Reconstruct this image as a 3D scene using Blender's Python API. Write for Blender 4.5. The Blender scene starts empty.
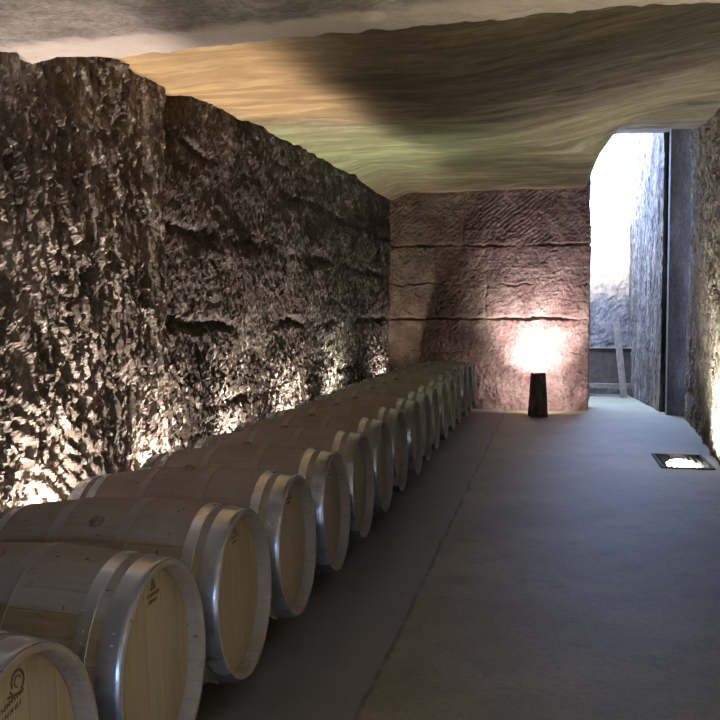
import bpy, bmesh, math, random
import numpy as np
from mathutils import Vector, Matrix

random.seed(7)
SC = bpy.context.scene
COL = SC.collection
rad = math.radians

# ------------------------------------------------------------------ noise
_rng = np.random.RandomState(11)
_perm = _rng.permutation(256)
_perm = np.concatenate([_perm, _perm, _perm])
_grad = _rng.randn(256, 3)
_grad /= np.linalg.norm(_grad, axis=1)[:, None]
_val = _rng.rand(256)


def perlin(x, y, z=0.0):
    x, y, z = np.broadcast_arrays(np.asarray(x, float), np.asarray(y, float), np.asarray(z, float))
    xi = np.floor(x).astype(int); yi = np.floor(y).astype(int); zi = np.floor(z).astype(int)
    xf = x - xi; yf = y - yi; zf = z - zi
    u = xf*xf*xf*(xf*(xf*6-15)+10); v = yf*yf*yf*(yf*(yf*6-15)+10); w = zf*zf*zf*(zf*(zf*6-15)+10)

    def g(i, j, k):
        h = _perm[(_perm[(_perm[(xi+i) & 255] + yi+j) & 255] + zi+k) & 255]
        gr = _grad[h]
        return gr[..., 0]*(xf-i) + gr[..., 1]*(yf-j) + gr[..., 2]*(zf-k)
    x00 = g(0, 0, 0)*(1-u)+g(1, 0, 0)*u; x10 = g(0, 1, 0)*(1-u)+g(1, 1, 0)*u
    x01 = g(0, 0, 1)*(1-u)+g(1, 0, 1)*u; x11 = g(0, 1, 1)*(1-u)+g(1, 1, 1)*u
    return ((x00*(1-v)+x10*v)*(1-w) + (x01*(1-v)+x11*v)*w)*1.5


def fbm(x, y, z=0.0, o=4, gain=0.5):
    a = 1.0; s = 0; f = 1.0
    for i in range(o):
        s = s + a*perlin(x*f+i*17.3, y*f+i*5.1, z*f+i*9.7)
        a *= gain; f *= 2.03
    return s


def cells(x, y, seed=0):
    """random height per voronoi cell with a random tilt: chipped facets"""
    xi = np.floor(x).astype(int); yi = np.floor(y).astype(int)
    best = np.full(x.shape, 9.0); val = np.zeros(x.shape)
    for i in (-1, 0, 1):
        for j in (-1, 0, 1):
            h = _perm[(_perm[(xi+i+seed) & 255] + yi+j) & 255]
            h2 = _perm[h+1]; h3 = _perm[h+7]; h4 = _perm[h+19]
            dx = xi+i+_val[h]-x; dy = yi+j+_val[h2]-y
            d = dx*dx+dy*dy
            hv = _val[h3]-.5 + dx*(_val[h4]-.5)*1.1 + dy*(_val[h2]-.5)*1.1
            m = d < best
            best = np.where(m, d, best); val = np.where(m, hv, val)
    return val


def sstep(a, b, x):
    t = np.clip((x-a)/(b-a), 0, 1)
    return t*t*(3-2*t)


# ------------------------------------------------------------------ mesh helpers
def mesh_obj(name, verts, faces, mat, parent=None, smooth=True):
    me = bpy.data.meshes.new(name)
    me.from_pydata([tuple(v) for v in verts], [], faces)
    me.validate(); me.update()
    if mat: me.materials.append(mat)
    if smooth:
        me.polygons.foreach_set('use_smooth', [True]*len(me.polygons))
    o = bpy.data.objects.new(name, me); COL.objects.link(o)
    if parent: o.parent = parent
    return o


def bm_obj(name, bm, mat, parent=None, smooth=False, angle=None):
    me = bpy.data.meshes.new(name)
    bmesh.ops.recalc_face_normals(bm, faces=bm.faces)
    if angle is not None:
        for f in bm.faces: f.smooth = True
        for e in bm.edges:
            if len(e.link_faces) == 2 and e.calc_face_angle(0) > angle: e.smooth = False
    elif smooth:
        for f in bm.faces: f.smooth = True
    bm.to_mesh(me); bm.free()
    if mat: me.materials.append(mat)
    o = bpy.data.objects.new(name, me); COL.objects.link(o)
    if parent: o.parent = parent
    return o


def grid_faces(n, m, flip=False, skip=None):
    F = []
    for i in range(n-1):
        for j in range(m-1):
            if skip and skip(i, j): continue
            a, b, c, d = i*m+j, (i+1)*m+j, (i+1)*m+j+1, i*m+j+1
            F.append((a, d, c, b) if flip else (a, b, c, d))
    return F


def box(bm, c, s, rot=None, bevel=0.0):
    M = Matrix.Translation(c)
    if rot is not None: M = M @ rot
    r = bmesh.ops.create_cube(bm, size=1.0, matrix=M @ Matrix.Diagonal((*s, 1)))
    if bevel:
        es = list({e for v in r['verts'] for e in v.link_edges})
        bmesh.ops.bevel(bm, geom=es, offset=bevel, segments=2, affect='EDGES', profile=.6)


def lathe_x(bm, prof, seg=64, close=False):
    """revolve (x, r) about the X axis"""
    rings = []
    for (x, r) in prof:
        rings.append([bm.verts.new((x, r*math.cos(2*math.pi*k/seg), r*math.sin(2*math.pi*k/seg))) for k in range(seg)])
    n = len(rings)
    for i in range(n if close else n-1):
        A, B = rings[i], rings[(i+1) % n]
        for k in range(seg):
            bm.faces.new((A[k], A[(k+1) % seg], B[(k+1) % seg], B[k]))
    return rings


def empty(name, loc, rot=(0, 0, 0)):
    o = bpy.data.objects.new(name, None); COL.objects.link(o)
    o.location = loc; o.rotation_euler = rot; o.empty_display_size = .1
    return o


def tag(o, label, cat, group=None):
    o['label'] = label; o['category'] = cat
    if group: o['group'] = group
    return o


def structure(o):
    o['kind'] = 'structure'; return o


# ------------------------------------------------------------------ materials
class NT:
    def __init__(s, name):
        s.m = bpy.data.materials.new(name); s.m.use_nodes = True
        s.t = s.m.node_tree; s.b = s.t.nodes['Principled BSDF']
        s.b.inputs['Specular IOR Level'].default_value = .3
        s.tc = s.t.nodes.new('ShaderNodeTexCoord')
        s.obj = s.tc.outputs['Object']

    def n(s, typ, **kw):
        nd = s.t.nodes.new(typ)
        for k, v in kw.items():
            if k in ('operation', 'blend_type', 'data_type', 'feature', 'noise_dimensions', 'wave_type', 'bands_direction', 'interpolation_type', 'clamp', 'use_clamp'):
                setattr(nd, k, v)
            else:
                s.set(nd, k, v)
        return nd

    def set(s, nd, k, v):
        i = nd.inputs[k.replace('_', ' ')] if isinstance(k, str) else nd.inputs[k]
        if hasattr(v, 'links') or isinstance(v, bpy.types.NodeSocket): s.t.links.new(v, i)
        else: i.default_value = v

    def mapping(s, scale=(1, 1, 1), rot=(0, 0, 0), vec=None):
        nd = s.t.nodes.new('ShaderNodeMapping')
        nd.inputs['Scale'].default_value = scale; nd.inputs['Rotation'].default_value = rot
        s.t.links.new(vec or s.obj, nd.inputs['Vector'])
        return nd.outputs[0]

    def noise(s, scale, detail=6, rough=.6, vec=None, dist=0.0):
        nd = s.t.nodes.new('ShaderNodeTexNoise')
        nd.inputs['Scale'].default_value = scale; nd.inputs['Detail'].default_value = detail
        nd.inputs['Roughness'].default_value = rough; nd.inputs['Distortion'].default_value = dist
        s.t.links.new(vec or s.obj, nd.inputs['Vector'])
        return nd.outputs['Fac']

    def ramp(s, fac, stops):
        nd = s.t.nodes.new('ShaderNodeValToRGB')
        e = nd.color_ramp.elements
        while len(e) < len(stops): e.new(.5)
        for el, (p, c) in zip(e, stops):
            el.position = p; el.color = (c if isinstance(c, tuple) else (c, c, c))[:3] + (1,)
        s.t.links.new(fac, nd.inputs[0])
        return nd.outputs[0]

    def mix(s, fac, a, b, mode='MIX'):
        nd = s.t.nodes.new('ShaderNodeMix'); nd.data_type = 'RGBA'; nd.blend_type = mode
        for i, v in ((0, fac), (6, a), (7, b)):
            if isinstance(v, bpy.types.NodeSocket): s.t.links.new(v, nd.inputs[i])
            elif i == 0: nd.inputs[i].default_value = v
            else: nd.inputs[i].default_value = tuple(v)[:3] + (1,)
        return nd.outputs[2]

    def math(s, op, a, b=0.0, clamp=False):
        nd = s.t.nodes.new('ShaderNodeMath'); nd.operation = op; nd.use_clamp = clamp
        for i, v in ((0, a), (1, b)):
            if isinstance(v, bpy.types.NodeSocket): s.t.links.new(v, nd.inputs[i])
            else: nd.inputs[i].default_value = v
        return nd.outputs[0]

    def sep(s, vec=None):
        nd = s.t.nodes.new('ShaderNodeSeparateXYZ'); s.t.links.new(vec or s.obj, nd.inputs[0])
        return nd.outputs

    def range(s, v, a, b, lo=0.0, hi=1.0):
        nd = s.t.nodes.new('ShaderNodeMapRange'); nd.interpolation_type = 'SMOOTHSTEP'
        s.t.links.new(v, nd.inputs[0])
        for i, x in enumerate((a, b, lo, hi)): nd.inputs[i+1].default_value = x
        return nd.outputs[0]

    def bump(s, h, strength=.5, dist=.01):
        nd = s.t.nodes.new('ShaderNodeBump')
        nd.inputs['Strength'].default_value = strength; nd.inputs['Distance'].default_value = dist
        s.t.links.new(h, nd.inputs['Height'])
        if s.b.inputs['Normal'].links:
            s.t.links.new(s.b.inputs['Normal'].links[0].from_socket, nd.inputs['Normal'])
        s.t.links.new(nd.outputs[0], s.b.inputs['Normal'])

    def color(s, c):
        if isinstance(c, bpy.types.NodeSocket): s.t.links.new(c, s.b.inputs['Base Color'])
        else: s.b.inputs['Base Color'].default_value = tuple(c)[:3] + (1,)

    def rough(s, r):
        if isinstance(r, bpy.types.NodeSocket): s.t.links.new(r, s.b.inputs['Roughness'])
        else: s.b.inputs['Roughness'].default_value = r


def stone(name, dark, mid, light, vscale=(1, 1, 1), sc=3.0, bump=.5, extra=None):
    m = NT(name)
    v = m.mapping(vscale)
    n1 = m.noise(sc, 8, .65, v)
    n2 = m.noise(sc*9, 6, .7, v)
    c = m.ramp(n1, [(.30, dark), (.52, mid), (.72, light)])
    c = m.mix(m.range(n2, .38, .62, .0, .6), c, m.mix(1.0, c, (.45, .43, .40), 'MULTIPLY'))
    if extra: c = extra(m, c)
    m.color(c); m.rough(.92)
    m.bump(m.noise(55, 6, .7, v), bump, .012)
    m.bump(m.noise(14, 6, .65, v), bump, .03)
    return m.m


def flecks(m, c):
    n = m.noise(16, 5, .7, m.mapping((1, 1.2, .8)))
    return m.mix(m.range(n, .56, .66, 0, .8), c, (.56, .50, .45))


M_left_rough = stone('rough_quarried_stone', (.05, .041, .034), (.17, .142, .12), (.42, .37, .325), (1, 1.3, .8), 3.2, .8, flecks)


def courses(m, c):
    s = m.sep()
    n = m.noise(5.0, 5, .6, m.mapping((1, .45, 2.2)))
    c = m.mix(m.range(n, .47, .64, 0, .8), c, (.02, .015, .012))
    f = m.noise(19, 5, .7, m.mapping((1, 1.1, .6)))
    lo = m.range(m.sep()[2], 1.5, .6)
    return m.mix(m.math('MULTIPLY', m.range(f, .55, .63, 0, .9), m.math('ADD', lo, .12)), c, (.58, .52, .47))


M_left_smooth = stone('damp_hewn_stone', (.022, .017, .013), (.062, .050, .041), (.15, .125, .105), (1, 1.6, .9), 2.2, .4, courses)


def back_tint(m, c):
    n = m.noise(2.2, 6, .6)
    c = m.mix(m.range(n, .42, .7, 0, .55), c, (.15, .075, .075))
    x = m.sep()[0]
    return m.mix(m.range(x, -1.5, -.5, .9, 0), c, m.mix(1, c, (.52, .55, .40), 'MULTIPLY'))  # darker and more olive towards the left end


M_back = stone('mauve_block_stone', (.085, .057, .052), (.21, .15, .14), (.36, .275, .255), (1, 1, 1), 3.5, .6, back_tint)
M_right = stone('tan_wall_stone', (.16, .138, .10), (.31, .275, .215), (.50, .46, .39), (1, 1, .7), 4.5, .6)


def ceil_tint(m, c):
    s = m.sep()
    w = m.noise(1.6, 4, .6)
    wob = m.math('MULTIPLY', m.math('SUBTRACT', w, .5), 2.2)
    y = m.math('ADD', s[1], wob)
    x = m.math('ADD', s[0], m.math('MULTIPLY', wob, .3))
    # ochre tint near the left wall, green tint further in
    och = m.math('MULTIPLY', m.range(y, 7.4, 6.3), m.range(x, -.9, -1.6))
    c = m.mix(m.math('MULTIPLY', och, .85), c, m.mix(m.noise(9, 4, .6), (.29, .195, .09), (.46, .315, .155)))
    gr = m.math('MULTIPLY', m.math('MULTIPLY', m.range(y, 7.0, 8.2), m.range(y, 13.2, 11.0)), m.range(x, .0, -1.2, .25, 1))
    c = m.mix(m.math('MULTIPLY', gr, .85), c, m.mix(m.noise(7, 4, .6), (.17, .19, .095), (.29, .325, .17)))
    mo = m.noise(3.2, 7, .65, m.mapping((.45, 1.6, 1)), .6)
    c = m.mix(m.range(mo, .40, .66, .75, 0), c, m.mix(1, c, (.52, .47, .42), 'MULTIPLY'))
    return c


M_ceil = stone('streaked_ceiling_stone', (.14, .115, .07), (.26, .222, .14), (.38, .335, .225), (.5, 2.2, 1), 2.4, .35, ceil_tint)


def band(m, c):
    s = m.sep()
    n = m.math('MULTIPLY', m.math('SUBTRACT', m.noise(4, 5, .6), .5), .16)
    edge = m.math('ADD', m.math('ADD', s[1], m.math('MULTIPLY', s[0], .13)), n)
    return m.mix(m.range(edge, 3.22, 3.34, 0, .75), c, (.55, .48, .43))


M_soffit = stone('grey_soffit_stone', (.13, .115, .105), (.26, .235, .215), (.40, .37, .345), (1, 1.4, 1), 4.0, .7, band)
M_out = stone('weathered_grey_stone', (.11, .098, .082), (.20, .180, .152), (.34, .308, .262), (1, 1, .45), 4.5, .6)
M_pillar = stone('mottled_grey_pillar_stone', (.04, .034, .026), (.10, .083, .06), (.28, .235, .175), (1, 1, .35), 4.0, .6)
M_jamb = stone('dark_jamb_stone', (.07, .062, .055), (.13, .115, .10), (.21, .185, .165), (1, 1, .4), 4.5, .5)
M_boll = stone('dark_bollard_stone', (.055, .041, .038), (.125, .09, .083), (.22, .165, .155), (1.6, 1.6, .6), 9, .6)

# floor
m = NT('worn_concrete_floor')
s = m.sep()
n1 = m.noise(1.3, 6, .6); n2 = m.noise(40, 4, .7); n3 = m.noise(5, 5, .6)
c = m.ramp(n1, [(.3, (.155, .145, .082)), (.7, (.235, .22, .13))])
c = m.mix(m.range(n2, .35, .7, 0, .5), c, m.mix(1, c, (.62, .6, .57), 'MULTIPLY'))
c = m.mix(m.range(n3, .50, .70, 0, .5), c, (.115, .105, .075))
c = m.mix(m.range(m.noise(90, 3, .7), .45, .75, 0, .45), c, m.mix(1, c, (.5, .5, .48), 'MULTIPLY'))
xs = m.math('ADD', s[0], m.math('MULTIPLY', m.math('SUBTRACT', m.noise(1.7, 3, .5), .5), .07))
c = m.mix(m.range(xs, -.62, -.68, 0, .8), c, m.mix(n3, (.10, .10, .098), (.19, .187, .18)))
seam = m.math('MULTIPLY', m.range(xs, -.67, -.655), m.range(xs, -.635, -.65))
c = m.mix(m.math('MULTIPLY', seam, m.range(n3, .35, .55, .2, .9)), c, (.05, .047, .042))
m.color(c); m.rough(.62); m.b.inputs['Specular IOR Level'].default_value = .45
m.bump(n2, .35, .006); m.bump(m.noise(9, 5, .6), .10, .010)
M_floor = m.m

# barrel wood
m = NT('dusty_oak_staves')
s = m.sep()
ang = m.math('ARCTAN2', s[1], s[2])
st = m.math('MULTIPLY', ang, 30/(2*math.pi))
fr = m.math('FRACT', st)
cell = m.math('FLOOR', st)
wn = m.t.nodes.new('ShaderNodeTexWhiteNoise'); wn.noise_dimensions = '1D'; m.t.links.new(cell, wn.inputs['W'])
oi = m.t.nodes.new('ShaderNodeObjectInfo')
off = m.t.nodes.new('ShaderNodeVectorMath'); off.operation = 'ADD'
cb = m.t.nodes.new('ShaderNodeCombineXYZ'); m.t.links.new(m.math('MULTIPLY', oi.outputs['Random'], 31.0), cb.inputs[0])
m.t.links.new(m.obj, off.inputs[0]); m.t.links.new(cb.outputs[0], off.inputs[1])
pos = off.outputs[0]
c = m.mix(wn.outputs['Value'], (.26, .235, .205), (.325, .295, .26))
g = m.noise(10, 6, .65, m.mapping((.6, 8, 8), vec=pos))
c = m.mix(m.range(g, .35, .7, 0, .45), c, (.155, .13, .105))
d = m.noise(5, 5, .6, pos)
c = m.mix(m.range(d, .38, .66, .1, .75), c, (.315, .292, .275))        # dust film
sp = m.noise(38, 3, .6, pos)
c = m.mix(m.range(sp, .66, .71, 0, .75), c, (.05, .04, .035))
joint = m.math('MAXIMUM', m.range(fr, .045, .0), m.range(fr, .955, 1.0))
c = m.mix(m.math('MULTIPLY', joint, .22), c, (.12, .10, .08))
m.color(c); m.rough(.8)
m.bump(m.math('SUBTRACT', 1.0, joint), .35, .004); m.bump(g, .2, .003)
M_stave = m.m

m = NT('pale_oak_head')
s = m.sep()
pl = m.math('ADD', m.math('MULTIPLY', s[1], 9.0), .35)
fr = m.math('FRACT', pl); cell = m.math('FLOOR', pl)
wn = m.t.nodes.new('ShaderNodeTexWhiteNoise'); wn.noise_dimensions = '1D'; m.t.links.new(cell, wn.inputs['W'])
oi = m.t.nodes.new('ShaderNodeObjectInfo')
off = m.t.nodes.new('ShaderNodeVectorMath'); off.operation = 'ADD'
cb = m.t.nodes.new('ShaderNodeCombineXYZ'); m.t.links.new(m.math('MULTIPLY', oi.outputs['Random'], 23.0), cb.inputs[2])
m.t.links.new(m.obj, off.inputs[0]); m.t.links.new(cb.outputs[0], off.inputs[1])
pos = off.outputs[0]
c = m.mix(wn.outputs['Value'], (.37, .328, .265), (.425, .38, .31))
g = m.noise(9, 6, .65, m.mapping((1, 9, .7), vec=pos))
c = m.mix(m.range(g, .4, .75, 0, .45), c, (.24, .195, .145))
joint = m.math('MAXIMUM', m.range(fr, .025, .0), m.range(fr, .975, 1.0))
c = m.mix(m.math('MULTIPLY', joint, .5), c, (.12, .09, .06))
c = m.mix(m.range(m.noise(30, 3, .6, pos), .68, .73, 0, .6), c, (.10, .08, .06))
m.color(c); m.rough(.75)
m.bump(g, .2, .003)
M_head = m.m

m = NT('galvanised_hoop_steel')
n = m.noise(5, 2, .5); n2 = m.noise(45, 4, .6)
c = m.mix(m.range(n, .3, .7), (.40, .45, .55), (.52, .57, .67))
c = m.mix(m.range(n2, .62, .72, 0, .6), c, (.20, .20, .22))
m.color(c); m.b.inputs['Metallic'].default_value = .8
m.rough(m.range(n, .25, .75, .24, .30)); m.bump(n2, .03, .002)
M_hoop = m.m

m = NT('dull_dusty_hoop_steel')
n = m.noise(7, 5, .6)
m.color(m.mix(m.range(n, .35, .7), (.27, .25, .245), (.34, .325, .33)))
m.b.inputs['Metallic'].default_value = .3
m.rough(.55)
M_hoop_dull = m.m


def plain(name, col, rough=.7, metal=0.0, bumpscale=30, bump=.2):
    m = NT(name)
    n = m.noise(bumpscale, 4, .6)
    m.color(m.mix(m.range(n, .3, .7), tuple(x*.75 for x in col), tuple(min(1, x*1.2) for x in col)))
    m.rough(rough); m.b.inputs['Metallic'].default_value = metal
    m.bump(n, bump, .003)
    return m.m


M_bung = plain('bung_wood', (.19, .155, .125))
M_brand = plain('scorched_brand', (.13, .10, .075), .9)
M_rail = plain('dark_timber', (.06, .048, .036), .9, 0, 12)
M_iron = plain('dark_cast_iron', (.022, .021, .02), .8, .2)
M_yellow = plain('yellow_enamel', (.80, .62, .05), .5)
M_board = plain('grey_weathered_board', (.24, .20, .15), .85, 0, 14)
M_panel = plain('dark_weathered_panel', (.10, .083, .062), .85, 0, 10)

m = NT('lit_lamp_glass')
m.color((.9, .9, .9)); m.b.inputs['Emission Color'].default_value = (1, .95, .86, 1); m.b.inputs['Emission Strength'].default_value = 30
M_lamp = m.m


# ------------------------------------------------------------------ walls
def samples(breaks):
    """[(start, step), ..., (end, None)] -> 1-D sample positions"""
    out = []
    for (a, st), (b, _) in zip(breaks[:-1], breaks[1:]):
        k = max(1, int(round((b-a)/st)))
        out += [a+(b-a)*i/k for i in range(k)]
    out.append(breaks[-1][0])
    return np.array(out)


def wall(name, path, sbreaks, zbreaks, disp, mat, side=1, soften=.03):
    P = np.array(path, float)
    seg = np.linalg.norm(np.diff(P, axis=0), axis=1)
    cum = np.concatenate([[0], np.cumsum(seg)])
    s = samples(sbreaks if sbreaks else [(0, .05), (cum[-1], None)])
    s = np.clip(s, 0, cum[-1])
    x = np.interp(s, cum, P[:, 0]); y = np.interp(s, cum, P[:, 1])
    e = soften
    tx = np.interp(s+e, cum, P[:, 0])-np.interp(s-e, cum, P[:, 0])
    ty = np.interp(s+e, cum, P[:, 1])-np.interp(s-e, cum, P[:, 1])
    L = np.hypot(tx, ty)+1e-9
    nx, ny = ty/L*side, -tx/L*side
    z = samples(zbreaks)
    S, Z = np.meshgrid(s, z, indexing='ij')
    X = x[:, None]+0*Z; Y = y[:, None]+0*Z
    d = disp(S, Z, X, Y)
    X = X+nx[:, None]*d; Y = Y+ny[:, None]*d
    Zd = Z
    V = np.stack([X, Y, Zd], -1).reshape(-1, 3)
    return structure(mesh_obj(name, V, grid_faces(len(s), len(z), flip=(side > 0)), mat, smooth=False))


# left wall: very rough quarried face near the camera, then a step back to a hewn damp face
def disp_left(S, Z, X, Y):
    near = 1-sstep(5.28, 5.36, Y)
    # chipped vertical flakes
    wx = Y+.06*perlin(Y*3, Z*3, 1.); wz = Z+.08*perlin(Y*3, Z*3, 7.)
    a = .035*fbm(Y*1.6, Z*1.1, 2., 3)
    b = .030*cells(wx*15, wz*7.5, 3)
    c = .026*cells(wx*36, wz*18, 9)*np.clip(.75+1.2*perlin(Y*2.2, Z*2.2, 21.), .25, 1.5)+.020*cells(wx*24, wz*4, 12)
    e = .016*fbm(Y*22, Z*13, 4., 3)
    st = np.clip(fbm(Y*1.3, Z*1.3, 12., 2)+.15, 0, 1)*sstep(1.5, 1.0, Z)*sstep(4.6, 4.1, Y)
    pick = .030*st*np.sin((Y*.8+Z*1.25)*62+3*perlin(Y*5, Z*5, 3.))
    dn = (a+b*np.clip(.9+1.2*perlin(Y*1.7, Z*1.7, 27.), .3, 1.6)+c+e+pick)
    strip = sstep(5.05, 5.15, Y)
    dn = dn*(1-.45*strip)+.03*strip
    # further face: shallow courses with ragged ledges
    a2 = .045*fbm(Y*.9, Z*1.2, 5., 3)
    b2 = .012*cells(wx*9, wz*9, 21)
    c2 = .011*cells(wx*28, wz*19, 33)
    e2 = .014*fbm(Y*20, Z*14, 8., 3)
    led = 0
    for z0 in (.72, 1.30, 1.92, 2.45):
        dz = Z-z0-.06*perlin(Y*1.5, z0*3, 2.)
        led = led-.05*np.exp(-(dz/.035)**2)*np.clip(.35+1.4*perlin(Y*1.1, z0*9, 6.), 0, 1)
    low = .8+.8*sstep(1.25, .7, Z)
    df = (a2+(b2+c2+e2)*low+led)
    return dn*near+df*(1-near)


wall('wall_left', [(-2.30, -5.2), (-2.30, 5.33), (-2.36, 5.40), (-2.35, 14.0)],
     [(0, .35), (5.6, .03), (8.3, .0105), (10.75, .017), (14.5, .026), (19.1, None)],
     [(-.05, .25), (.45, .012), (2.0, .016), (2.95, .1), (3.7, None)], disp_left, M_left_rough, side=1)
wl = bpy.data.objects['wall_left']
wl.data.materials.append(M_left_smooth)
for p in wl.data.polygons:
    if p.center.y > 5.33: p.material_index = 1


# back wall with block joints
def groove(d, w, depth, mod):
    return -depth*np.exp(-(d/w)**2)*mod


def disp_back(S, Z, X, Y):
    a = .022*fbm(X*1.5+Y, Z*1.5, 3., 3)
    b = .007*cells(X*6+Y*6, Z*7, 5)+.009*cells(X*22+Y*22, Z*20, 15)+.006*fbm(X*20, Z*20+Y*20, 9., 3)
    wob = .020*fbm(X*5, Z*5, 1., 3)
    m1 = np.clip(.55+1.1*perlin(X*2.2, 3.3, 2.), .12, 1.4)
    d = a+b
    d = d+groove(Z-2.345-.012*(X < -1)+wob, .018, .05, m1)
    d = d+groove(Z-1.31+wob, .020, .06, np.clip(.7+1.1*perlin(X*1.7, 8.3, 2.), .2, 1.5))
    up = sstep(2.33, 2.36, Z); mid = sstep(1.30, 1.33, Z)*(1-up)
    front = (Y < 13.75)
    d = d+front*up*(groove(X+1.27+wob, .012, .014, 1)+groove(X+.205+wob, .012, .014, 1)+groove(X+2.28, .02, .015, 1))
    d = d+front*mid*(groove(X+1.67+wob, .012, .012, 1)+groove(X+.95+wob, .012, .012, 1))
    d = d+groove(Z-1.80+.05*fbm(X*2, 1.1, 4., 3)+wob, .010, .028, np.clip(perlin(X*2.3, 4.4, 2.)*2+.1, 0, 1))
    d = d+groove(Z-.83+.05*fbm(X*2, 6.1, 4., 3)+wob, .010, .028, np.clip(perlin(X*2.6, 9.4, 2.)*2, 0, 1))
    d = d+up*.003*np.sin((X*1.0-Z*1.3)*70+4*perlin(X*4, Z*4, 2.))*np.clip(.6+perlin(X*1.5, Z*2, 8.), 0, 1)
    low = sstep(.75, .3, Z)
    d = d+low*.03*fbm(X*5, Z*5, 13., 3)
    return d


wall('wall_back', [(-2.7, 13.68), (.50, 13.68), (.52, 14.35), (-1.6, 14.5)],
     [(0, .05), (.3, .016), (3.3, .02), (3.9, .2), (6.0, None)],
     [(-.05, .016), (3.25, .03), (4.1, None)], disp_back, M_back, side=1, soften=.02)


# right wall
def disp_right(S, Z, X, Y):
    return .035*fbm(Y*1.2, Z*1.0, 31., 3)+.022*cells(Y*8, Z*5, 41)+.018*cells(Y*19, Z*13, 47)+.008*fbm(Y*20, Z*20, 33., 3)


wall('wall_right', [(1.30, -5.2), (1.53, 9.0), (1.735, 13.0), (2.3, 13.05)],
     [(0, .4), (13.4, .018), (18.3, .1), (18.7, None)],
     [(-.05, .02), (3.7, .05), (4.2, None)], disp_right, M_right, side=-1)

# dark jamb behind the end of the right wall
bm = bmesh.new(); box(bm, (1.96, 13.46, 2.05), (.86, .2, 4.2), None, .02)
bmesh.ops.subdivide_edges(bm, edges=bm.edges[:], cuts=6, use_grid_fill=True)
structure(bm_obj('trim_1', bm, M_jamb))
bm = bmesh.new(); box(bm, (2.1, 14.8, 4.15), (1.05, 2.5, .3)); box(bm, (2.55, 14.5, 2.0), (.2, 3.0, 4.4)); box(bm, (2.1, 15.85, 2.0), (.8, .3, 4.4))  # unseen roof and walls added to keep sky light out of the slot
structure(bm_obj('slot_light_block', bm, M_jamb))


def disp_out(S, Z, X, Y):
    return .03*fbm(S*1.4, Z*.8, 51., 3)+.015*cells(S*9, Z*5, 51)+.012*cells(S*20, Z*13, 57)


# yard walls beyond the opening
wall('wall_yard_right', [(1.75, 15.6), (1.545, 13.86), (1.49, 13.82), (1.235, 16.8)], [(0, .1), (1.7, .025), (4.79, None)],
     [(-.05, .04), (4.6, None)], disp_out, M_pillar, side=-1)


def disp_far(S, Z, X, Y):
    return .03*fbm(S*1.4, Z*.8, 61., 3)+.012*cells(S*9, Z*5, 61)+.010*cells(S*20, Z*13, 67)


wf = wall('wall_yard_far', [(-1.8, 16.62), (1.55, 16.55)], [(0, .05), (3.35, None)], [(-.05, .04), (2.85, None)], disp_far, M_out, side=1)
for v in wf.data.vertices:
    if v.co.z > 2.2:
        v.co.z += (v.co.z-2.2)/.65*.22*float(fbm(v.co.x*3.0, 2.2, 1., 4))
wall('wall_yard_left', [(-1.7, 14.4), (-1.7, 16.7)], [(0, .1), (2.3, None)], [(-.05, .1), (3.6, None)], disp_far, M_out, side=1)


# ------------------------------------------------------------------ ceiling
def ceil_z(X, Y):
    left = np.interp(Y, [3.5, 4.7, 5.4, 6.3, 8.5, 11.3, 13.9], [2.70, 2.73, 2.74, 2.83, 2.94, 3.12, 3.13])
    right = np.interp(Y, [3.5, 9.2, 11.0, 12.0, 12.8, 13.9], [2.95, 3.30, 3.46, 3.62, 3.78, 3.90])
    k = sstep(8.3, 10.6, Y)
    a = -.7*(1-k)+.44*k; b = 1.6*(1-k)+.70*k
    t = np.clip((X-a)/(b-a), 0, 1); t = (t*t*(3-2*t))*(1-k)+k*t
    z = left*(1-t)+right*t
    z = z+.035*fbm(X*.8, Y*1.4, 71., 3)*(1-sstep(13.0, 13.6, Y)*.6)+.010*fbm(X*2.0, Y*5, 77., 4)+.004*cells(X*3, Y*8, 75)
    # cove down to the left wall
    z = z-.10*sstep(-2.0, -2.36, X)*sstep(8, 12, Y)
    return z


xs = np.linspace(-2.75, 2.4, 150)
ys = samples([(3.55, .05), (11.5, .035), (13.86, None)])
Xg, Yg = np.meshgrid(xs, ys, indexing='ij')
Zg = ceil_z(Xg, Yg)
V = np.stack([Xg, Yg, Zg], -1).reshape(-1, 3)
n0, m0 = len(xs), len(ys)
F = grid_faces(n0, m0, flip=True)
# thickness at the edge towards the yard
base = len(V)
V = np.concatenate([V, np.stack([xs, np.full(n0, 13.90)+.03*np.sin(xs*9), np.full(n0, 4.7)], -1)])
F += [(i*m0+m0-1, (i+1)*m0+m0-1, base+i+1, base+i) for i in range(n0-1)]
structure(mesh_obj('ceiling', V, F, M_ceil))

# lower soffit slab over the viewer, its lip crossing the view
xs = np.linspace(-2.75, 1.9, 190)
prof = samples([(-5.2, .25), (2.4, .022), (3.72, None)])
sx, sy = np.meshgrid(xs, prof, indexing='ij')
lip = np.interp(xs, [-2.75, -2.46, -1.84, -1.03, -.25, .16, .58, 1.9], [3.93, 3.91, 3.85, 3.80, 3.68, 3.66, 3.64, 3.62])
lip = lip+.030*fbm(xs*2.2, 3.3, 1., 4)
k = (sy+5.2)/(3.72+5.2)
w = sstep(1.5, 3.72, sy)
sY = sy+(lip[:, None]-3.72)*w
sZ = 2.50+.022*fbm(sx*1.6, sY*1.6, 81., 4)+.012*cells(sx*5, sY*5, 81)+.010*fbm(sx*9, sY*9, 85., 3)
tilt = sstep(-.55, 0, sY-lip[:, None])
sZ = sZ+.045*(1-tilt)*0-.03*(1-tilt)+.02*sstep(-.05, 0, sY-lip[:, None])
V = np.stack([sx, sY, sZ], -1).reshape(-1, 3)
n0, m0 = len(xs), len(prof)
F = grid_faces(n0, m0, flip=True)
last = np.array([i*m0+m0-1 for i in range(n0)])
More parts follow.
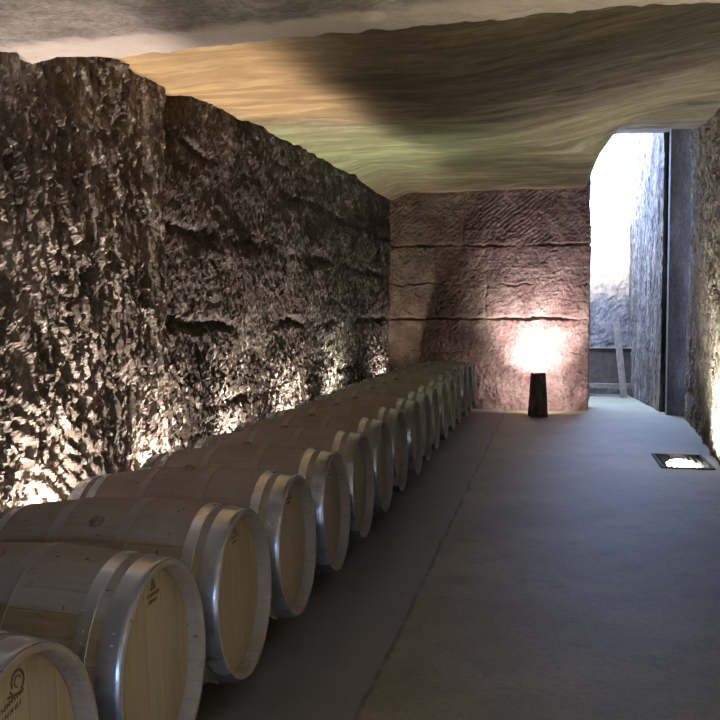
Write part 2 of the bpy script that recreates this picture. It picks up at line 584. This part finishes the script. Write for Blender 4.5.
top = V[last].copy(); base = len(V)
mid = top.copy(); mid[:, 1] += .03; mid[:, 2] += .05
top2 = top.copy(); top2[:, 1] += .03; top2[:, 2] = 3.4
V = np.concatenate([V, mid, top2])
for i in range(n0-1):
    F.append((last[i], last[i+1], base+i+1, base+i))
    F.append((base+i, base+i+1, base+n0+i+1, base+n0+i))
structure(mesh_obj('ceiling_lower', V, F, M_soffit))

# ------------------------------------------------------------------ floor (with a pit for the recessed lamp)
GX0, GX1, GY0, GY1 = .985, 1.415, 8.82, 9.62
xs = np.array(sorted(set(np.round(np.arange(-2.7, 2.5, .08), 3)) | {GX0, GX1}))
ys = np.array(sorted(set(np.round(np.arange(-8, 17.3, .12), 3)) | {GY0, GY1}))
Xg, Yg = np.meshgrid(xs, ys, indexing='ij')
Zg = -.006+.006*fbm(Xg*.8, Yg*.8, 91., 3)
Zg = Zg-.012*np.exp(-((Xg+.65)/.05)**2)
V = np.stack([Xg, Yg, Zg], -1).reshape(-1, 3)


def in_pit(i, j):
    return GX0-1e-4 <= xs[i] and xs[i+1] <= GX1+1e-4 and GY0-1e-4 <= ys[j] and ys[j+1] <= GY1+1e-4


structure(mesh_obj('floor', V, grid_faces(len(xs), len(ys), skip=in_pit), M_floor))

# wall behind the viewer with the entrance
bm = bmesh.new()
EX0, EX1, EZ0, EZ1 = -.8, 1.15, .85, 2.4
box(bm, ((-2.9+EX0)/2, -5.3, 1.5), (EX0+2.9, .4, 3.2)); box(bm, ((EX1+2.2)/2, -5.3, 1.5), (2.2-EX1, .4, 3.2))
box(bm, ((EX0+EX1)/2, -5.3, (EZ1+3.1)/2), (EX1-EX0, .4, 3.1-EZ1)); box(bm, ((EX0+EX1)/2, -5.3, (EZ0-.1)/2), (EX1-EX0, .4, EZ0+.1))
structure(bm_obj('wall_front', bm, M_right))

# unseen wall added outside the entrance to dim its daylight
wall('entrance_dimming_wall', [(-4.5, -8.3), (4.5, -8.3)], [(0, .15), (9, None)], [(-.1, .15), (2.62, None)], disp_far, M_out, side=-1)

# ------------------------------------------------------------------ barrels
L = .97; RB = .336; RE = .291


def R(x):
    t = (x-L/2)/(L/2)
    return RB-(RB-RE)*abs(t)**1.9


def body_bm():
    bm = bmesh.new()
    prof = [(-.058, .262), (-.046, .270), (-.016, .270), (-.003, .273), (0, .276), (0, RE-.004), (-.003, RE)]
    N = 22
    prof += [(-(.006+(L-.012)*i/N), R(.006+(L-.012)*i/N)) for i in range(N+1)]
    prof += [(-L+.003, RE), (-L, RE-.004), (-L, .276), (-L+.003, .273), (-L+.016, .270), (-L+.046, .270), (-L+.058, .262)]
    lathe_x(bm, prof, 80)
    return bm


def head_bm(front):
    bm = bmesh.new()
    x = -.046 if front else -L+.046
    sgn = -1 if front else 1
    prof = [(x+sgn*.020, .10), (x+sgn*.020, .272), (x+sgn*.008, .2715), (x, .258), (x, .12)]
    rings = lathe_x(bm, prof, 64)
    bm.faces.new(rings[-1]); bm.faces.new(rings[0])
    return bm


def hoop_bm(x0, x1):
    bm = bmesh.new()
    t = .0028
    n = 4
    xs_ = [x0+(x1-x0)*i/n for i in range(n+1)]
    prof = [(-xs_[0], R(xs_[0])-.002)]+[(-x, R(x)+t) for x in xs_]+[(-xs_[-1], R(xs_[-1])-.002)]
    prof.insert(2, (-(x0+.002), R(x0)+t+.0007)); prof[1] = (-x0, R(x0)+t*.6)
    lathe_x(bm, prof, 96)
    xm = (x0+x1)/2
    for da in (-.05, .05):                                   # rivets of the lap joint
        a = rad(118)+da
        c = Vector((-xm, -(R(xm)+t)*math.sin(a-rad(60)), (R(xm)+t)*math.cos(a-rad(60))))
        bmesh.ops.create_uvsphere(bm, u_segments=8, v_segments=5, radius=.0042, matrix=Matrix.Translation(c))
    return bm


HOOPS = [(.004, .066), (.096, .136), (.335, .375), (.595, .635), (.834, .874), (.904, .966)]
P_body = body_bm(); P_heads = [head_bm(True), head_bm(False)]


def make_me(name, bm, mat, angle=rad(35)):
    o = bm_obj(name, bm, mat, angle=angle)
    return o


def bung_bm():
    bm = bmesh.new()
    bmesh.ops.create_cone(bm, cap_ends=True, segments=20, radius1=.030, radius2=.026, depth=.030)
    bmesh.ops.create_cone(bm, cap_ends=True, segments=20, radius1=.024, radius2=.012, depth=.012, matrix=Matrix.Translation((0, 0, .021)))
    return bm


def ring(bm, c, r, w, a0, a1, seg=28):
    """flat arc on the head, in the local YZ plane"""
    vs = []
    for i in range(seg+1):
        a = a0+(a1-a0)*i/seg
        vs.append([bm.verts.new((c[0], c[1]+(r+q)*math.cos(a), c[2]+(r+q)*math.sin(a))) for q in (-w/2, w/2)])
    for i in range(seg):
        bm.faces.new((vs[i][0], vs[i][1], vs[i+1][1], vs[i+1][0]))


def line(bm, a, b, w, x):
    a = Vector((x, *a)); b = Vector((x, *b)); d = (b-a).normalized(); nrm = Vector((0, -d.z, d.y))*w/2
    bm.faces.new([bm.verts.new(p) for p in (a-nrm, b-nrm, b+nrm, a+nrm)])


def thicken(bm, t=.0012):
    r = bmesh.ops.extrude_face_region(bm, geom=bm.faces[:])
    for v in [g for g in r['geom'] if isinstance(g, bmesh.types.BMVert)]: v.co.x += t


def brand_circle():
    bm = bmesh.new(); x = -.0458; cy, cz = .034, .212
    ring(bm, (x, cy, cz), .023, .006, rad(-60), rad(200))
    ring(bm, (x, cy, cz), .012, .004, rad(20), rad(260))
    line(bm, (cy-.040, cz-.022), (cy+.002, cz-.026), .006, x)
    line(bm, (cy-.030, cz-.012), (cy-.016, cz-.030), .005, x)
    line(bm, (cy-.012, cz+.040), (cy-.004, cz+.040), .004, x)
    thicken(bm)
    return bm


def brand_text_a():
    bm = bmesh.new(); x = -.0458; cy, cz = .034, .212
    rnd = random.Random(3)
    for row, (n, w) in enumerate(((9, .0035), (8, .0025))):
        for i in range(n):
            y = cy-.062+i*.0095; z = cz-.040-row*.020+(i*.0018)
            line(bm, (y, z-.005), (y+rnd.uniform(-.002, .004), z+.006), w, x)
            if rnd.random() < .6: line(bm, (y, z), (y+.007, z+rnd.uniform(-.004, .004)), w*.8, x)
    thicken(bm)
    return bm


def brand_triangle():
    bm = bmesh.new(); x = -.0458; cy, cz = .024, .222
    line(bm, (cy-.016, cz-.014), (cy, cz+.018), .006, x); line(bm, (cy, cz+.018), (cy+.016, cz-.014), .006, x)
    line(bm, (cy-.016, cz-.013), (cy+.016, cz-.013), .006, x); line(bm, (cy, cz-.012), (cy, cz+.004), .004, x)
    thicken(bm)
    return bm


def brand_text_b():
    bm = bmesh.new(); x = -.0458; cy, cz = .024, .222
    rnd = random.Random(5)
    for row, n in enumerate((9, 7)):
        for i in range(n):
            y = cy-.040+(row*.008)+i*.0090; z = cz-.028-row*.018
            line(bm, (y, z-.005), (y+rnd.uniform(-.002, .004), z+.006), .003, x)
            if rnd.random() < .6: line(bm, (y, z), (y+.007, z+rnd.uniform(-.004, .004)), .0025, x)
    thicken(bm)
    return bm


PROTO = {
    'staves': make_me('staves', P_body, M_stave),
    'head_front': make_me('head', P_heads[0], M_head),
    'head_rear': make_me('head', P_heads[1], M_head),
    'bung': make_me('bung', bung_bm(), M_bung),
    'brand_circle': make_me('brand_mark', brand_circle(), M_brand),
    'text_a': make_me('lettering', brand_text_a(), M_brand), 'text_b': make_me('lettering', brand_text_b(), M_brand),
    'brand_triangle': make_me('brand_mark', brand_triangle(), M_brand),
}
for i, h in enumerate(HOOPS):
    PROTO['hoop%d' % i] = make_me('hoop', hoop_bm(*h), M_hoop if i in (0, 1, 4, 5) else M_hoop_dull)
TILT = math.atan(.045)
TM = Matrix.Rotation(-TILT, 4, 'Y')
for o in PROTO.values():
    if o.name.split('.')[0] != 'bung': o.data.transform(TM)
meshes = {k: o.data for k, o in PROTO.items()}
for o in PROTO.values(): bpy.data.objects.remove(o)


def child(name, me, parent, loc=(0, 0, 0), rot=(0, 0, 0)):
    o = bpy.data.objects.new(name, me); COL.objects.link(o)
    o.parent = parent; o.location = loc; o.rotation_euler = rot
    return o


LABELS = [
    'nearest oak wine barrel, round scorched mark on its head, cut by the photo corner',
    'second oak barrel from the camera, with broad bluish hoops and small triangular mark',
    'third oak barrel from the camera, its whole head above the dark gap beside the floor',
    'fourth oak barrel from the camera, with a bright blue-white glint on its front hoop',
    'fifth oak barrel from the camera in the row along the rough left wall',
    'sixth oak barrel from the camera in the row along the left wall',
    'seventh oak barrel from the camera in the row along the left wall',
    'eighth oak barrel from the camera, about midway along the row by the left wall',
    'ninth oak barrel from the camera, the middle one of the seventeen in the row',
    'eighth oak barrel counted from the back wall end of the row',
    'seventh oak barrel counted from the back wall end of the row',
    'sixth oak barrel counted from the back wall end of the row',
    'fifth oak barrel counted from the back wall end of the row',
    'fourth oak barrel counted from the back wall end of the row',
    'third oak barrel counted from the back wall end of the row',
    'second oak barrel from the back wall, next to the last of the row',
    'last and farthest oak barrel of the row, beside the mauve back wall',
]
XF, ZC, YB3, PITCH = -1.0455, .411, 3.139, .70
BUNG_ANG = {2: 30, 3: 4, 4: -6, 1: 12}
rails_z = {}
rnd = random.Random(2)
for i in range(17):
    k = i+1
    Y = YB3+PITCH*(k-3)+(rnd.uniform(-.006, .006) if k > 6 else 0)
    x0 = XF+(rnd.uniform(-.012, .012) if k > 4 else 0)
    # the root stands at the bilge's lowest point; parts hang from an offset so that the front end is a bit higher
    root = empty('wine_barrel', (x0, Y, ZC-RB))
    tag(root, LABELS[i], 'barrel', 'oak wine barrels in the row along the left wall')
    up = (0, 0, RB)
    roll = (0, 0, 0)
    child('staves', meshes['staves'], root, up, roll)
    hf = child('head', meshes['head_front'], root, up)
    child('head', meshes['head_rear'], root, up)
    for j in range(6):
        child('hoop', meshes['hoop%d' % j], root, up)
    a = rad(BUNG_ANG.get(i, rnd.uniform(-14, 14)))
    child('bung', meshes['bung'], root, (-L/2, -math.sin(a)*(RB-.010), RB-.022+math.cos(a)*(RB-.010)), (a, 0, 0))
    if k == 1:
        child('brand_mark', meshes['brand_circle'], hf)['label'] = 'dark scorched round mark'
        child('lettering', meshes['text_a'], hf)['label'] = 'slanting line of small dark lettering'
    elif k <= 5:
        child('brand_mark', meshes['brand_triangle'], hf)['label'] = 'small dark scorched triangular mark'
        child('lettering', meshes['text_b'], hf)['label'] = 'two short lines of small dark lettering'

# timber rails under the row
for name, off, lab in (('timber_rail', .365, 'dark timber rail on the floor under the aisle side of the barrels'),
                       ('timber_rail', .605, 'dark timber rail on the floor under the wall side of the barrels')):
    zt = ZC-.045*.485-RB-(.003 if off < .5 else .0075)
    bm = bmesh.new(); box(bm, (0, 0, zt/2), (.09, 12.4, zt), None, .006)
    o = bm_obj(name, bm, M_rail); o.location = (XF-off, 7.55, .0)
    tag(o, lab, 'rail', 'rails under the barrel row')

# ------------------------------------------------------------------ bollard
bm = bmesh.new()
N = 14
rings = []
for i in range(N+1):
    t = i/N; hw = (.250*(1-t)+.185*t)/2; h = .575*t
    ringv = []
    for sde in range(4):
        for q in range(8):
            u = -1+2*q/8
            px, py = [(u, -1), (1, u), (-u, 1), (-1, -u)][sde]
            cr = 1-.05*(abs(px*py) > .99)
            p = np.array([px*hw*cr, py*hw*cr])
            d = 1+.03*float(fbm(px*2+9, py*2+h*9, h*6, 3))
            ringv.append(bm.verts.new((p[0]*d, p[1]*d, h+(.012*float(perlin(px*2, py*2, 4.)) if i == N else 0))))
    rings.append(ringv)
for i in range(N):
    for q in range(32):
        bm.faces.new((rings[i][q], rings[i][(q+1) % 32], rings[i+1][(q+1) % 32], rings[i+1][q]))
bm.faces.new(rings[-1]); bm.faces.new(rings[0])
o = bm_obj('stone_bollard', bm, M_boll, angle=rad(40)); o.location = (-.185, 12.93, -.004); o.rotation_euler = (0, 0, rad(8))
tag(o, 'short dark tapered stone bollard standing before the spotlit patch of the back wall', 'bollard')

# ------------------------------------------------------------------ recessed floor light
rt = empty('recessed_floor_light', ((GX0+GX1)/2, (GY0+GY1)/2, -.004))
tag(rt, 'glowing recessed floor light under an iron grate at the foot of the right wall', 'floor light')
wx, wy = (GX1-GX0), (GY1-GY0)
bm = bmesh.new(); t = .012; dp = .16
box(bm, (0, 0, -dp), (wx, wy, t))
for sx_ in (-1, 1): box(bm, (sx_*(wx/2+t/2), 0, -dp/2), (t, wy+2*t, dp))
for sy_ in (-1, 1): box(bm, (0, sy_*(wy/2+t/2), -dp/2), (wx, t, dp))
bm_obj('housing', bm, M_iron, rt)
bm = bmesh.new(); fw = .028
for sx_ in (-1, 1): box(bm, (sx_*(wx/2+.004), 0, .004), (fw, wy+fw+.008, .016), None, .003)
for sy_ in (-1, 1): box(bm, (0, sy_*(wy/2+.004), .004), (wx-fw+.008, fw, .0158), None, .003)
bm_obj('frame', bm, M_iron, rt)
for i in range(8):
    if 2 < i < 5: continue
    bm = bmesh.new(); box(bm, (-wx/2+wx*(i+1)/9, 0, -.010), (.006, wy, .020), None, .002)
    bm_obj('grate_bar', bm, M_iron, rt)
bm = bmesh.new(); bmesh.ops.create_uvsphere(bm, u_segments=32, v_segments=12, radius=1, matrix=Matrix.Translation((.015, -.01, -.034)) @ Matrix.Diagonal((.150, .37, .020, 1)))
lm = bm_obj('lamp', bm, M_lamp, rt, smooth=True); lm['label'] = 'glowing white lamp'

# small yellow tag on the right wall
bm = bmesh.new(); box(bm, (0, 0, 0), (.02, .11, .028), None, .006)
o = bm_obj('wall_tag', bm, M_yellow); o.location = (1.515, 9.17, 1.075)
tag(o, 'small yellow tag fixed on the right wall above the floor light', 'tag')

# ------------------------------------------------------------------ boards in the yard
rt = empty('low_wooden_barrier', (.80, 16.2, 0))
tag(rt, 'low grey wooden barrier with dark panel standing in the bright yard beyond the opening', 'barrier')
bm = bmesh.new(); box(bm, (0, .02, .50), (1.10, .035, .62), None, .004); p = bm_obj('panel', bm, M_panel, rt)
p['label'] = 'dark grey boarded panel'
bm = bmesh.new(); box(bm, (0, -.01, .168), (1.12, .05, .085), None, .006); bm_obj('lower_rail', bm, M_board, rt)
bm = bmesh.new(); box(bm, (0, 0, .80), (1.12, .05, .025), None, .006); bm_obj('upper_rail', bm, M_board, rt)
for sx_ in (-.52, .52):
    bm = bmesh.new(); box(bm, (sx_, .07, .405), (.07, .06, .81), None, .005); bm_obj('post', bm, M_panel, rt)

bm = bmesh.new(); box(bm, (0, 0, .62), (.105, .035, 1.24), None, .005)
o = bm_obj('leaning_plank', bm, M_board); o.location = (1.155, 15.95, -.005); o.rotation_euler = (rad(-9), rad(-4.5), rad(8))
tag(o, 'narrow grey plank leaning against the low barrier in the yard', 'plank')


# ------------------------------------------------------------------ light
def spot(name, loc, to, energy, color, size=100, blend=.7, radius=.03):
    l = bpy.data.lights.new(name, 'SPOT'); l.energy = energy; l.color = color
    l.spot_size = rad(size); l.spot_blend = blend; l.shadow_soft_size = radius
    o = bpy.data.objects.new(name, l); COL.objects.link(o); o.location = loc
    o.rotation_euler = (Vector(to)-Vector(loc)).to_track_quat('-Z', 'Y').to_euler()
    return o


WARM = (1, .86, .76)
for (y, e, c) in ((3.75, 300, WARM), (5.15, 260, WARM), (6.6, 280, WARM), (8.1, 280, WARM), (9.9, 240, (1, .96, .82)), (12.59, 190, WARM)):
    spot('uplight', (-2.14, y, .22), (-2.40, y+.15, 1.8), e, c, 140, 1)
spot('bollard_light', (-.19, 13.06, .54), (-.21, 13.7, 1.12), 430, (1, .87, .83), 100, 1, .04)
spot('bollard_light', (-.19, 13.10, .40), (-.21, 13.7, .50), 75, (1, .85, .80), 178, .6, .05)   # its spill
spot('floor_and_fill_light', (1.22, 9.2, -.02), (1.50, 9.3, 1.0), 900, (1, .94, .88), 140, .9, .05)
for y in (1.4, -2.2):                      # unseen warm fill lamps added along the right wall beside and behind the viewer
    spot('floor_and_fill_light', (1.05+.025*y, y, .03), (1.30+.025*y, y+.1, 1.2), 560, (1, .90, .66), 140, .8, .05)

sun = bpy.data.lights.new('sun', 'SUN'); sun.energy = 55; sun.color = (1, .96, .9); sun.angle = rad(9)
so = bpy.data.objects.new('sun', sun); COL.objects.link(so)
so.rotation_euler = Vector((-.02, .70, -.72)).to_track_quat('-Z', 'Y').to_euler()

W = bpy.data.worlds.new('sky'); SC.world = W; W.use_nodes = True
bg = W.node_tree.nodes['Background']
bg.inputs[0].default_value = (.40, .55, 1.0, 1); bg.inputs[1].default_value = 42.0


def portal(name, loc, rot, sx, sy):
    l = bpy.data.lights.new(name, 'AREA'); l.shape = 'RECTANGLE'; l.size = sx; l.size_y = sy
    l.cycles.is_portal = True
    o = bpy.data.objects.new(name, l); COL.objects.link(o); o.location = loc; o.rotation_euler = rot


portal('sky_portal', (0, 15.4, 4.75), (0, 0, 0), 3.6, 3.3)
portal('sky_portal', ((EX0+EX1)/2, -5.5, (EZ0+EZ1)/2), (rad(90), 0, 0), EX1-EX0, EZ1-EZ0)
portal('sky_portal', (0, 16.75, 3.4), (rad(-90), 0, 0), 3.6, 2.4)

# ------------------------------------------------------------------ camera
cam = bpy.data.cameras.new('camera'); co = bpy.data.objects.new('camera', cam); COL.objects.link(co)
cam.sensor_width = 36; cam.lens = 943.8/720*36
co.location = (0, 0, 1.40)
th, ph = .2013, .051
fw = Vector((-math.sin(th)*math.cos(ph), math.cos(th)*math.cos(ph), -math.sin(ph)))
co.rotation_euler = fw.to_track_quat('-Z', 'Y').to_euler()
cam.clip_start = .05
SC.camera = co

vs = SC.view_settings
vs.view_transform = 'Standard'; vs.look = 'None'; vs.exposure = 0.0; vs.gamma = 1; vs.use_curve_mapping = False
SC.cycles.use_denoising = True
SC.cycles.max_bounces = 8; SC.cycles.diffuse_bounces = 5
SC.cycles.sample_clamp_indirect = 6
